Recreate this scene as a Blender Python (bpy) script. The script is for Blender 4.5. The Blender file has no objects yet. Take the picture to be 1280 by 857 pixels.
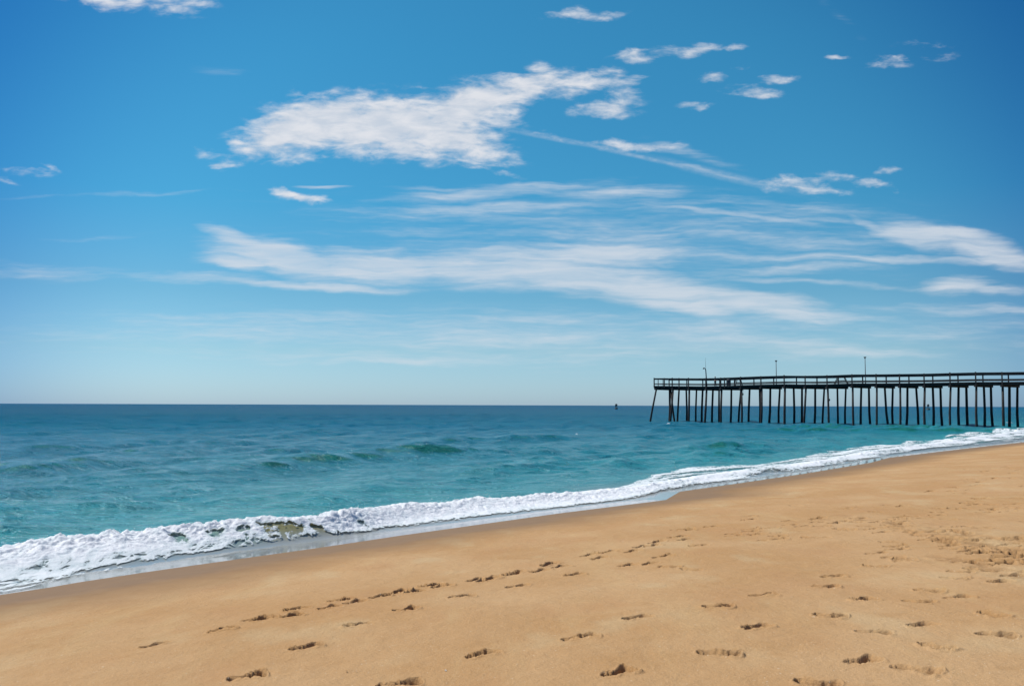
import bpy, bmesh, math, random
import numpy as np
from mathutils import Vector, Matrix
random.seed(7); RNG = np.random.RandomState(11)
scene = bpy.context.scene
COL = scene.collection
R = math.radians

# ------------------------------------------------------------------ camera
F = 1110.0; H = 2.7; PITCH = math.atan((506 - 428.5) / F); ROLL = R(.19)
cam_d = bpy.data.cameras.new('camera'); cam = bpy.data.objects.new('camera', cam_d); COL.objects.link(cam)
cam_d.sensor_width = 36; cam_d.lens = 36 * F / 1280; cam_d.clip_end = 60000; cam_d.clip_start = .1
CM = Matrix.Rotation(math.pi / 2 + PITCH, 3, 'X') @ Matrix.Rotation(ROLL, 3, 'Z')
cam.matrix_world = Matrix.Translation((0, 0, H)) @ CM.to_4x4()
scene.camera = cam
def ray(px, py):
    return (CM @ Vector(((px - 640) / F, -(py - 428.5) / F, -1))).normalized()
def unproj(px, py, z=0.0):
    d = ray(px, py); t = (z - H) / d.z
    return d.x * t, d.y * t

# shore axes: S runs along the beach, N points inland
SB = R(40)
Sx, Sy = math.sin(SB), math.cos(SB); Nx, Ny = math.cos(SB), -math.sin(SB)
def to_uv(x, y): return x * Sx + y * Sy, x * Nx + y * Ny
def to_xy(u, v): return u * Sx + v * Nx, u * Sy + v * Ny

# ------------------------------------------------------------------ numpy noise
_perm = np.arange(256); RNG.shuffle(_perm); _perm = np.concatenate([_perm, _perm])
_g = np.stack([np.cos(np.arange(256) * 2.399), np.sin(np.arange(256) * 2.399)], 1)
def perlin(x, y):
    xi = np.floor(x).astype(np.int64); yi = np.floor(y).astype(np.int64)
    xf = x - xi; yf = y - yi; xi &= 255; yi &= 255
    u = xf * xf * xf * (xf * (xf * 6 - 15) + 10); w = yf * yf * yf * (yf * (yf * 6 - 15) + 10)
    def gr(ix, iy, dx, dy):
        g = _g[_perm[_perm[ix & 255] + (iy & 255)]]; return g[..., 0] * dx + g[..., 1] * dy
    a = gr(xi, yi, xf, yf); b = gr(xi + 1, yi, xf - 1, yf)
    c = gr(xi, yi + 1, xf, yf - 1); d = gr(xi + 1, yi + 1, xf - 1, yf - 1)
    return (a + u * (b - a)) * (1 - w) + (c + u * (d - c)) * w
def fbm(x, y, o=4, gain=.5):
    s = 0; a = 1.0
    for i in range(o):
        s = s + a * perlin(x + 17.3 * i, y - 9.1 * i); x = x * 2.03; y = y * 2.03; a *= gain
    return s
def sstep(a, b, x):
    t = np.clip((x - a) / (b - a), 0, 1); return t * t * (3 - 2 * t)

# ------------------------------------------------------------------ helpers
def tag(o, label=None, cat=None, group=None, kind=None):
    if label: o['label'] = label
    if cat: o['category'] = cat
    if group: o['group'] = group
    if kind: o['kind'] = kind
    return o
def empty(name, loc, label, cat, group=None, rz=0):
    o = bpy.data.objects.new(name, None); COL.objects.link(o); o.location = loc; o.rotation_euler = (0, 0, rz)
    o.empty_display_size = .3
    return tag(o, label, cat, group)
def grid_mesh(name, X, Y, Z, mat, attrs=None, close=False, parent=None):
    n, m = X.shape
    co = np.stack([X, Y, Z], -1).reshape(-1, 3).astype(np.float32)
    i = np.arange(n * m).reshape(n, m)
    if close: i = np.concatenate([i, i[:, :1]], 1)
    q = np.stack([i[:-1, :-1], i[:-1, 1:], i[1:, 1:], i[1:, :-1]], -1).reshape(-1, 4)
    me = bpy.data.meshes.new(name)
    me.vertices.add(len(co)); me.vertices.foreach_set('co', co.ravel())
    me.loops.add(q.size); me.loops.foreach_set('vertex_index', q.ravel().astype(np.int32))
    me.polygons.add(len(q)); me.polygons.foreach_set('loop_start', (np.arange(len(q)) * 4).astype(np.int32))
    me.update(calc_edges=True); me.validate()
    me.polygons.foreach_set('use_smooth', np.ones(len(me.polygons), bool))
    for k, a in (attrs or {}).items():
        at = me.attributes.new(k, 'FLOAT', 'POINT'); at.data.foreach_set('value', a.reshape(-1).astype(np.float32))
    me.materials.append(mat)
    o = bpy.data.objects.new(name, me); COL.objects.link(o); o.parent = parent
    return o
def link_bm(name, bm, mat, parent=None, smooth=False):
    bmesh.ops.recalc_face_normals(bm, faces=bm.faces)
    me = bpy.data.meshes.new(name); bm.to_mesh(me); bm.free()
    if smooth:
        for p in me.polygons: p.use_smooth = True
    me.materials.append(mat)
    o = bpy.data.objects.new(name, me); COL.objects.link(o); o.parent = parent
    return o
def bm_box(bm, c, ax, ay, az):
    """box centred at c with half-axis vectors ax, ay, az"""
    c = Vector(c); vs = []
    for sx in (-1, 1):
        for sy in (-1, 1):
            for sz in (-1, 1): vs.append(bm.verts.new(c + sx * Vector(ax) + sy * Vector(ay) + sz * Vector(az)))
    for f in ((0, 1, 3, 2), (4, 6, 7, 5), (0, 4, 5, 1), (2, 3, 7, 6), (0, 2, 6, 4), (1, 5, 7, 3)):
        bm.faces.new([vs[k] for k in f])
def bm_bar(bm, a, b, w, h):
    a = Vector(a); b = Vector(b); d = (b - a); L = d.length; d.normalize()
    side = d.cross(Vector((0, 0, 1)))
    if side.length < .01: side = Vector((1, 0, 0))
    side.normalize(); up = side.cross(d).normalized()
    bm_box(bm, (a + b) / 2, d * L / 2, side * w / 2, up * h / 2)
def bm_tube(bm, pts, rad, n=10, cap=True):
    rings = []
    for i, p in enumerate(pts):
        p = Vector(p); a = Vector(pts[max(i - 1, 0)]); b = Vector(pts[min(i + 1, len(pts) - 1)])
        d = (b - a).normalized(); ref = Vector((1, 0, 0)) if abs(d.x) < .9 else Vector((0, 1, 0))
        e1 = d.cross(ref).normalized(); e2 = d.cross(e1)
        r = rad[i] if isinstance(rad, (list, tuple)) else rad
        rings.append([bm.verts.new(p + r * (math.cos(t) * e1 + math.sin(t) * e2)) for t in [2 * math.pi * k / n for k in range(n)]])
    for A, B in zip(rings, rings[1:]):
        for k in range(n): bm.faces.new((A[k], A[(k + 1) % n], B[(k + 1) % n], B[k]))
    if cap: bm.faces.new(rings[0]); bm.faces.new(rings[-1][::-1])
def bm_sweep(bm, pts, w, h, side):
    """rectangle w x h (hanging below the line) swept along a polyline; side = horizontal unit vector"""
    side = Vector(side); rings = []
    for p in pts:
        p = Vector(p)
        rings.append([bm.verts.new(p + side * (w / 2) * sx + Vector((0, 0, -h * sz))) for sx, sz in ((-1, 0), (1, 0), (1, 1), (-1, 1))])
    for A, B in zip(rings, rings[1:]):
        for k in range(4): bm.faces.new((A[k], A[(k + 1) % 4], B[(k + 1) % 4], B[k]))
    bm.faces.new(rings[0]); bm.faces.new(rings[-1][::-1])

class NT:
    def __init__(s, tree): s.t = tree; s.n = tree.nodes; s.l = tree.links
    def node(s, typ, **kw):
        n = s.n.new(typ)
        for k, v in kw.items():
            if k.startswith('_'): setattr(n, k[1:], v)
        return n
    def set(s, sock, v):
        if isinstance(v, bpy.types.NodeSocket): s.l.new(v, sock)
        else: sock.default_value = v
    def math(s, op, a, b=None, c=None, clamp=False):
        n = s.n.new('ShaderNodeMath'); n.operation = op; n.use_clamp = clamp
        s.set(n.inputs[0], a)
        if b is not None: s.set(n.inputs[1], b)
        if c is not None: s.set(n.inputs[2], c)
        return n.outputs[0]
    def mr(s, v, a, b, c=0., d=1., smooth=True):
        n = s.n.new('ShaderNodeMapRange'); n.interpolation_type = 'SMOOTHSTEP' if smooth else 'LINEAR'
        s.set(n.inputs[0], v)
        for k, x in zip((1, 2, 3, 4), (a, b, c, d)): s.set(n.inputs[k], x)
        return n.outputs[0]
    def mix(s, f, a, b, mode='MIX'):
        n = s.n.new('ShaderNodeMix'); n.data_type = 'RGBA'; n.blend_type = mode
        s.set(n.inputs[0], f); s.set(n.inputs[6], a if not isinstance(a, tuple) else (*a[:3], 1)); s.set(n.inputs[7], b if not isinstance(b, tuple) else (*b[:3], 1))
        return n.outputs[2]
    def noise(s, vec, scale, detail=4, rough=.5, dist=0., typ=None):
        n = s.n.new('ShaderNodeTexNoise')
        s.set(n.inputs['Vector'], vec); n.inputs['Scale'].default_value = scale; n.inputs['Detail'].default_value = detail
        n.inputs['Roughness'].default_value = rough; n.inputs['Distortion'].default_value = dist
        return n.outputs['Fac']
    def mapping(s, vec, loc=(0, 0, 0), rot=(0, 0, 0), scale=(1, 1, 1), typ='POINT'):
        n = s.n.new('ShaderNodeMapping'); n.vector_type = typ; s.set(n.inputs[0], vec)
        n.inputs['Location'].default_value = loc; n.inputs['Rotation'].default_value = rot; n.inputs['Scale'].default_value = scale
        return n.outputs[0]
    def attr(s, name):
        n = s.n.new('ShaderNodeAttribute'); n.attribute_name = name; return n.outputs['Fac']
    def bump(s, h, dist, strength=1., normal=None):
        n = s.n.new('ShaderNodeBump'); n.inputs['Strength'].default_value = strength; n.inputs['Distance'].default_value = dist
        s.set(n.inputs['Height'], h)
        if normal is not None: s.l.new(normal, n.inputs['Normal'])
        return n.outputs[0]
def material(name):
    m = bpy.data.materials.new(name); m.use_nodes = True
    k = NT(m.node_tree); b = m.node_tree.nodes['Principled BSDF']
    geo = k.n.new('ShaderNodeNewGeometry').outputs['Position']
    return m, k, b, geo
def simple(name, col, col2, scale, rough=.7, bump=.004, metallic=0.):
    m, k, b, g = material(name)
    tc = k.n.new('ShaderNodeTexCoord').outputs['Object']
    n = k.noise(tc, scale, 6, .6)
    k.set(b.inputs['Base Color'], k.mix(k.mr(n, .35, .65), col, col2))
    b.inputs['Roughness'].default_value = rough; b.inputs['Metallic'].default_value = metallic
    k.set(b.inputs['Normal'], k.bump(n, bump))
    return m

# ------------------------------------------------------------------ shoreline curves (distances along / across the beach)
def curve(pts, z):
    a = []
    for px, py in pts:
        a.append(to_uv(*unproj(px, py, z(px) if callable(z) else z)))
    a.sort(); a = np.array(a); return a[:, 0], a[:, 1]
ZE = .12
EDGE = curve([(0, 743), (60, 734), (100, 727), (200, 712), (300, 698), (400, 684), (500, 669), (600, 655), (700, 641), (800, 628.5), (832, 624.5),
              (850, 614), (900, 607), (1000, 592.5), (1088, 578), (1110, 572), (1180, 563.5), (1250, 555.5), (1279, 552.5)], ZE)
def HBx(px): return float(np.interp(px, [0, 200, 400, 520, 700, 900, 1280], [.42, .50, .48, .34, .22, .14, .16]))
CREST = curve([(0, 681), (60, 674), (130, 666), (200, 656), (300, 650), (400, 641), (500, 630), (600, 622), (700, 617), (800, 609), (850, 600), (900, 592),
               (1000, 581), (1100, 563), (1200, 550), (1279, 539)], lambda p: HBx(p) * .95)
FBOT = curve([(0, 742), (100, 722), (200, 703), (250, 693), (300, 684), (400, 671), (500, 656), (600, 643), (700, 632), (800, 620), (850, 611), (900, 604),
              (1000, 590), (1088, 575.5), (1130, 566), (1180, 560), (1250, 552), (1279, 549)], .1)
UM, VM = EDGE[0][0], EDGE[1].mean()
_hu = np.array([to_uv(*unproj(p, y, .3))[0] for p, y in ((0, 681), (200, 656), (400, 641), (520, 628), (700, 617), (900, 592), (1279, 539))])
_hh = np.array([.32, .38, .36, .25, .16, .10, .12])
def ve(u):
    w = np.interp(u, *EDGE)
    out = np.where(u < EDGE[0][0], (EDGE[0][0] - u), np.where(u > EDGE[0][-1], u - EDGE[0][-1], 0))
    return w + (.5 * np.sin(u * .21) + .3 * np.sin(u * .47)) * sstep(0, 20, out)
def sand_z(u, v):
    a = v - ve(u)
    k = np.exp(-np.clip(a, 0, 60) / 3.5)
    a = np.where(a > 0, v - (ve(u) * k + (VM + .0) * (1 - k)), a)
    z_up = ZE + .105 * np.minimum(a, 18) - .0018 * np.minimum(a, 18) ** 2
    if np.any(a > 38):
        z_up = z_up + sstep(38, 60, a) * (3.2 + 1.2 * fbm(u * .05, v * .05, 4))
    z_dn = ZE + np.where(a > -5, .1 * a, -.5 + .028 * (a + 5)); z_dn = np.maximum(z_dn, -5)
    return np.where(a > 0, z_up, z_dn)

# spectrum of the wind sea
NW = 52
lam = np.exp(RNG.uniform(math.log(.45), math.log(11), NW)); th = RNG.normal(0, .62, NW); ph = RNG.uniform(0, 6.28, NW)
amp = .0076 * lam ** .88 * RNG.uniform(.6, 1.2, NW)
wdir = SB + math.pi / 2 + R(12)   # heading of the waves, towards the sand
RIDGES = []   # u-sorted crest lines of bigger swells: (u, v, height, width)
def ridge(pts, h, w):
    u, v = curve(pts, h * .8); RIDGES.append((u, v, h, w))
ridge([(-60, 590), (0, 585), (60, 581), (130, 574), (180, 573), (250, 570), (330, 569)], .30, 1.4)
ridge([(250, 584), (330, 578), (400, 573), (470, 566), (540, 562), (620, 558), (690, 556)], .36, 1.6)
ridge([(520, 551), (610, 547), (680, 544), (740, 543), (800, 543), (860, 544)], .32, 1.8)
ridge([(860, 534), (1000, 531), (1100, 530.5), (1200, 533), (1240, 536)], .50, 2.2)
ridge([(100, 553), (180, 550), (260, 552), (330, 549)], .22, 1.8)
ridge([(190, 612), (260, 606), (330, 608)], .12, .8)
ridge([(560, 588), (640, 584), (720, 586)], .16, .9)
ridge([(840, 560), (920, 556), (990, 557)], .22, 1.2)
def sea_z(u, v, cell):
    q = ve(u) - v
    x, y = to_xy(u, v)
    dx = np.zeros_like(u); dy = np.zeros_like(u); z = np.zeros_like(u)
    A = sstep(2.5, 9, q)
    patch = .75 + .55 * fbm(x * .035, y * .05, 3)
    for i in range(NW):
        t = wdir + th[i]; kx, ky = math.sin(t), math.cos(t); kk = 2 * math.pi / lam[i]
        w = sstep(1.5, 3.5, lam[i] / cell) * A * patch * amp[i]
        p = kk * (kx * x + ky * y) + ph[i]
        z += w * np.cos(p); s = w * np.sin(p); dx -= s * kx * .8; dy -= s * ky * .8
    # the swells
    for (ru, rv, h, w) in RIDGES:
        c = np.interp(u, ru, rv); L = ru[-1] - ru[0]
        win = sstep(ru[0] - .12 * L, ru[0] + .25 * L, u) * (1 - sstep(ru[-1] - .25 * L, ru[-1] + .12 * L, u))
        d = c - v + .8 * w * fbm(u * .16, u * 0 + h * 7, 3)
        prof = np.where(d > 0, np.exp(-(d / (1.9 * w)) ** 2), np.exp(-(d / (.85 * w)) ** 2))
        z += h * win * prof * (1 + .4 * fbm(u * .22, v * .1 + 5, 3))
    # breaker at the shore
    h = np.interp(u, _hu, _hh); c = np.interp(u, *CREST) + .12 * perlin(u * .8, u * 0 + 3.3)
    d = c - v
    sg = .46 + .75 * (1 - sstep(7, 12, u))
    br = np.where(d > 0, np.exp(-(d / 1.1) ** 2), np.exp(-(d / sg) ** 2))
    br = br * (.9 + .25 * perlin(u * .7, u * 0 + .4)) + .10 * np.where(d < 0, np.exp(-(d / 1.3) ** 2), 1)*sstep(6, 0, d)
    z += h * br
    # swash film on the sand
    s = sand_z(u, v)
    film = s + np.clip(q * .03, -.25, .018)
    k = .09
    m = np.maximum(z, film); z = np.where(q > -.5, m + np.where(np.abs(z - film) < k, (k - np.abs(z - film)) ** 2 / (4 * k), 0), film)
    z = np.where(q < .15, np.minimum(z, film), z)
    return dx, dy, z

# ------------------------------------------------------------------ footprints
def sand_hit(px, py):
    z = .8
    for _ in range(25):
        x, y = unproj(px, py, z); u, v = to_uv(x, y)
        z = .6 * z + .4 * float(sand_z(np.array([u]), np.array([v]))[0])
    return x, y, z
P = []   # (x0,y0,x1,y1,depth,style)
def fp(x0, y0, x1, y1, dep=1., st=0): P.append((x0, y0, x1, y1, dep, st))
for a in [(178, 810, 206, 803, .5), (262, 793, 292, 787, .8), (303, 777, 338, 771, 1.), (353, 766, 385, 759, .9), (408, 753, 442, 749, 1.1),
          (481, 745, 511, 738, 1.), (524, 734, 554, 729, 1.25), (597, 727, 623, 720, .9), (629, 717, 655, 713, .9), (673, 709, 700, 701, 1.),
          (727, 695, 745, 691, .9), (750, 691, 772, 687, 1.), (793, 685, 810, 681, .9), (812, 680, 829, 676, .8),
          (368, 812, 396, 807, .7), (430, 786, 463, 781, .9), (495, 765, 519, 761, .8), (560, 748, 593, 744, .8), (633, 733, 660, 729, .6),
          (706, 720, 730, 716, .8), (777, 706, 790, 704, .6), (806, 705, 820, 702, .6),
          (288, 850, 329, 843, 1.1), (583, 824, 622, 815, .8, 1), (470, 856, 527, 849, 1.1), (702, 802, 747, 797, 1., 1), (755, 846, 790, 837, .9, 1),
          (778, 778, 815, 773, .35), (877, 763, 917, 762, 1., 1), (943, 747, 965, 745.6, .9, 1), (934, 788, 957, 784, 1., 1), (871, 817, 928, 819.5, 1.1, 1),
          (1019, 770, 1057, 772, 1.), (1070, 750, 1089, 748, 1., 1), (1017, 734.6, 1047, 734, .8, 1), (1035, 718.5, 1049, 717.7, .7, 1),
          (1084, 706, 1105, 707, .8, 1), (1106, 695.7, 1127, 696.5, .7), (1112, 682, 1126, 682, 1.1), (1142, 737, 1182, 739, .9),
          (1185, 721.6, 1200, 723, .6, 1), (1185, 747, 1211, 745.6, .5, 1), (1227, 766, 1254, 772, .7, 1), (1225, 791, 1265, 794, .7), (1154, 804, 1187, 812, 1., 1),
          (1138, 783, 1169, 778, .35), (1058, 829, 1099, 823, .5), (1114, 833, 1177, 841, .7, 1), (1000, 851, 1042, 855, .9), (1081, 789.7, 1103, 790.4, .35),
          (1139, 751, 1158, 752, .35), (1244, 727.5, 1258, 726, .6), (947, 674, 985, 672.5, .8, 1), (1012, 649.7, 1030, 646.6, .8), (996, 670.5, 1044, 671, .4),
          (1080, 662, 1098, 660.7, .6), (1106, 648, 1130, 649, .8), (1121, 633.5, 1134, 632, 1.4), (1152, 614, 1171, 611, .7), (1186, 609, 1196, 608.8, 1.),
          (1214, 605, 1232, 601, .8), (1226, 589, 1238, 588, .9), (1252, 583, 1262, 581.7, .9), (1239, 599, 1249, 596.6, .9), (1270, 587, 1279, 586, .8),
          (829, 663, 879, 660, 1.2), (834, 673, 860, 669, 1.), (880, 658, 898, 656.5, .8), (929, 645, 945, 644, .7), (926, 650, 946, 648, .8), (926, 661, 950, 660, .6),
          (910, 666, 922, 666, .6), (861, 682, 885, 680, .6, 1), (815, 698, 843, 695, .7), (823, 708, 850, 709, .6), (850, 711, 875, 713, .6), (823, 646, 849, 646.5, .5)]:
    fp(*a)
for i in range(64):   # trodden track over to the right, and scattered far steps
    t = random.random() ** .8
    x = 1095 + 195 * t; y = 652 + 40 * t + random.gauss(0, 5 + 6 * t); L = random.uniform(9, 17)
    fp(x, y, x + L, y + random.uniform(-1, 1.5), random.uniform(.05, .65), random.choice((0, 0, 1)))
for i in range(46):
    x = random.uniform(960, 1285); y = random.uniform(628, 700); L = random.uniform(7, 14)
    if x < 1080 and y > 665: continue
    fp(x, y, x + L, y + random.uniform(-.8, .8), random.uniform(.25, .7))
for i in range(30):
    x = random.uniform(1180, 1285); y = random.uniform(585, 640); L = random.uniform(5, 10)
    fp(x, y, x + L, y + random.uniform(-.6, .6), random.uniform(.3, .9))
for i in range(14):
    x = random.uniform(1190, 1275); y = random.uniform(690, 720); L = random.uniform(9, 16)
    fp(x, y, x + L, y + random.uniform(-1, 1), random.uniform(.3, .8))
for i in range(24):
    x = random.uniform(1010, 1270); y = random.uniform(700, 850); L = (y - 506) * .12 * random.uniform(.8, 1.15)
    if any(abs(x - (p[0] + p[2]) / 2 + L / 2) < 62 and abs(y - (p[1] + p[3]) / 2) < 13 for p in P): continue
    fp(x, y, x + L, y + random.uniform(-3, 3), random.uniform(.2, .6), random.choice((0, 1, 1)))
for i in range(15):
    x = 318 + 38 * i + random.uniform(-8, 8); y = float(np.interp(x, [180, 303, 408, 524, 673, 793, 870], [808, 776, 752, 731, 705, 683, 662])) + random.uniform(4, 9); L = (y - 506) * .10
    fp(x, y, x + L, y - L * .2, random.uniform(.35, .8))
for i in range(16):
    t = i / 15; x = 905 + 240 * t + random.gauss(0, 8); y = 668 - 20 * t + random.gauss(0, 5); L = random.uniform(10, 16)
    fp(x, y, x + L, y - random.uniform(0, 1.5), random.uniform(.4, .9))
FP = []
for (x0, y0, x1, y1, dep, st) in P:
    a = Vector(sand_hit(x0, y0)); b = Vector(sand_hit(x1, y1)); L = (b - a).length
    if L > .42:  m = (a + b) / 2; d = (b - a).normalized(); a = m - d * .21; b = m + d * .21; L = .42
    if L < .25: m = (a + b) / 2; d = (b - a).normalized(); a = m - d * .13; b = m + d * .13
    FP.append((a.x, a.y, b.x, b.y, dep, st))

def press_feet(X, Y, Z):
    wet_shade = np.zeros_like(Z); X = X.ravel(); Y = Y.ravel(); Z2 = Z.ravel().copy(); wet_shade = wet_shade.ravel()
    for i, (ax, ay, bx, by, dep, st) in enumerate(FP):
        mx, my = (ax + bx) / 2, (ay + by) / 2
        idx = np.nonzero((np.abs(X - mx) < .5) & (np.abs(Y - my) < .5))[0]
        if len(idx) == 0: continue
        mr_ = math.hypot(mx, my); dep = .3 + .75 * dep
        L = math.hypot(bx - ax, by - ay); ux, uy = (bx - ax) / L, (by - ay) / L
        s = ((X[idx] - mx) * ux + (Y[idx] - my) * uy) / (L / 2); t = (-(X[idx] - mx) * uy + (Y[idx] - my) * ux)
        t = t + .030 * fbm(X[idx] * 7 + i, Y[idx] * 7, 2) * .6; s = s + .10 * fbm(X[idx] * 7, Y[idx] * 7 + i, 3)
        sg = 1 if i % 2 else -1
        hw = .068 * (.78 + .28 * s - .25 * np.exp(-((s + .1) / .35) ** 2) + .1)      # heel narrow, ball wide
        hw = np.maximum(hw, .02); e = np.abs(t - sg * .012 * (1 - s * s)) / hw
        rr = np.where(np.abs(s) > .72, np.sqrt(((np.abs(s) - .72) / .28) ** 2 + e ** 2), e)
        wall = .12
        body = 1 - sstep(1 - wall, 1 + wall, rr)
        tilt = (1, -1)[i % 3 == 0] * (.55 + .3 * math.sin(i * 2.7)); dd = .090 * dep * np.clip(.80 + tilt * s * .45, .35, 1.3) * (1 + mr_ / 30)
        floor = .72 + .28 * np.abs(s) + .32 * fbm(X[idx] * 12 + i * 3, Y[idx] * 12, 2)
        if st == 1: floor = floor - .55 * np.exp(-((rr) / .55) ** 2)                   # crumbled, domed floor
        rim = np.exp(-((rr - 1.32) / .22) ** 2) * (.5 + .8 * fbm(X[idx] * 11, Y[idx] * 11 + i, 3))
        Z2[idx] += -dd * body * floor + dd * .30 * np.maximum(rim, 0) * (1 - body)
        wet_shade[idx] = np.maximum(wet_shade[idx], np.clip(body * dd * floor / .045, 0, 1) ** 1.5)  # colour mask growing with print depth: painted shade as well as damp sand
    return Z2.reshape(Z.shape), wet_shade.reshape(Z.shape)

# ------------------------------------------------------------------ materials: sand, sea, foam
def sand_material():
    m, k, b, g = material('beach_sand')
    wet_shade = k.attr('wet_shade'); foot = k.attr('print')
    n1 = k.noise(g, .55, 5, .55); n2 = k.noise(g, 2.6, 5, .6); n3 = k.noise(g, 210, 2, .6)
    lines = k.noise(k.mapping(g, rot=(0, 0, SB), scale=(.9, .10, 1)), 2.2, 5, .6, .6)
    col = k.mix(k.mr(n1, .32, .68), (.500, .280, .114), (.565, .342, .160))
    col = k.mix(k.math('MULTIPLY', k.mr(lines, .5, .72), .4), col, (.59, .40, .19))
    col = k.mix(k.math('MULTIPLY', k.mr(n2, .55, .75), .35), col, (.42, .225, .08))
    n4 = k.noise(k.mapping(g, rot=(0, 0, SB), scale=(1, .6, 1)), 1.1, 3, .5)
    col = k.mix(k.mr(n4, .52, .70, 0, .5), col, (.50, .27, .115)); col = k.mix(k.mr(n4, .44, .28, 0, .5), col, (.60, .43, .23))
    col = k.mix(k.mr(n3, .3, .75, 0, .42), col, (.24, .14, .065))
    col = k.mix(k.mr(k.noise(g, 330, 1, .5), .62, .72, 0, .6), col, (.72, .58, .40))
    col = k.mix(k.math('MULTIPLY', foot, .5), col, (.20, .105, .042))  # dark brown paints shade and damp into print floors and track hollows
    sp = k.noise(g, 75, 2, .5); col = k.mix(k.mr(sp, .69, .74, 0, .7), col, (.20, .12, .06)); sp2 = k.noise(k.mapping(g, loc=(9, 4, 2)), 62, 1, .5); col = k.mix(k.mr(sp2, .74, .78, 0, .8), col, (.78, .68, .52))
    w = k.math('ADD', wet_shade, k.math('MULTIPLY', k.math('SUBTRACT', n2, .5), k.math('MULTIPLY', wet_shade, .5)), clamp=True)
    col = k.mix(w, col, (.255, .155, .078))
    k.set(b.inputs['Base Color'], col)
    k.set(b.inputs['Roughness'], k.mr(wet_shade, .75, 1., .95, .62)); b.inputs['Specular IOR Level'].default_value = .12
    h = k.math('ADD', k.math('MULTIPLY', n3, .003), k.math('MULTIPLY', k.noise(g, 40, 5, .65), .012))
    h = k.math('ADD', h, k.math('MULTIPLY', k.noise(g, 6, 4, .6), .035))
    hb = k.math('MULTIPLY', h, k.mr(wet_shade, .1, .9, 1., .15))
    k.set(b.inputs['Normal'], k.bump(hb, 1.0, .8))
    return m
def sea_material():
    m, k, b, g = material('sea_water')
    sh = k.attr('shallow'); face = k.attr('face'); film = k.attr('film')
    n = k.noise(k.mapping(g, rot=(0, 0, 0), scale=(.35, 1, 1)), .05, 4, .6)
    col = k.mix(k.mr(sh, 0., 1., smooth=False), (.003, .072, .170), (.058, .365, .350))
    col = k.mix(k.math('MULTIPLY', k.attr('mid'), k.math('SUBTRACT', 1., sh)), col, (.006, .160, .262))
    col = k.mix(k.mr(n, .35, .65, 0, .35), col, (.008, .150, .205))
    col = k.mix(k.mr(face, .15, 1.), col, (.014, .185, .150))
    col = k.mix(k.mr(k.attr('silt'), 0., .5), col, (.27, .36, .30)); col = k.mix(k.mr(k.attr('silt'), .5, 1.), col, (.30, .28, .13))
    col = k.mix(film, col, (.30, .31, .29))
    k.set(b.inputs['Base Color'], col)
    b.inputs['IOR'].default_value = 1.333
    k.set(b.inputs['Specular IOR Level'], k.math('ADD', k.mr(sh, 0, .5, .3, .5), k.math('MULTIPLY', film, .5)))
    dist = k.n.new('ShaderNodeCameraData')  # distance only widens the unresolved ripples' gloss
    k.n.remove(dist)
    k.set(b.inputs['Roughness'], k.math('ADD', k.mr(film, 0, 1, .15, .07), k.math('MULTIPLY', k.attr('silt'), .35)))
    a = k.noise(k.mapping(g, rot=(0, 0, R(-12)), scale=(.45, 1, 1)), 1.3, 5, .62, .4)
    c = k.noise(k.mapping(g, rot=(0, 0, R(-25)), scale=(.5, 1, 1)), 6., 4, .6, .3)
    e = k.noise(k.mapping(g, rot=(0, 0, R(5)), scale=(.4, 1, 1)), .32, 3, .6, .2)
    h = k.math('ADD', k.math('MULTIPLY', a, .70), k.math('MULTIPLY', c, .18))
    h = k.math('ADD', h, k.math('MULTIPLY', e, .85))
    h = k.math('ADD', h, k.math('MULTIPLY', k.noise(k.mapping(g, rot=(0, 0, R(8)), scale=(.5, 1, 1)), .11, 2, .5), k.math('MULTIPLY', k.attr('open'), 2.6)))
    h = k.math('MULTIPLY', h, k.attr('rough'))
    nb = k.bump(h, 1., .9); k.set(b.inputs['Normal'], nb)
    tr = k.n.new('ShaderNodeBsdfTranslucent'); k.set(tr.inputs[0], k.mix(k.attr('silt'), (.08, .42, .34), (.60, .52, .24))); k.l.new(nb, tr.inputs['Normal'])
    ms = k.n.new('ShaderNodeMixShader'); k.set(ms.inputs[0], k.math('MULTIPLY', face, .15, clamp=True))
    k.l.new(b.outputs[0], ms.inputs[1]); k.l.new(tr.outputs[0], ms.inputs[2]); df = k.n.new('ShaderNodeBsdfDiffuse'); k.set(df.inputs[0], col); k.l.new(nb, df.inputs['Normal'])
    m3 = k.n.new('ShaderNodeMixShader'); k.set(m3.inputs[0], k.attr('open')); k.l.new(ms.outputs[0], m3.inputs[1]); k.l.new(df.outputs[0], m3.inputs[2])
    k.l.new(m3.outputs[0], m.node_tree.nodes['Material Output'].inputs[0])
    return m
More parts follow.
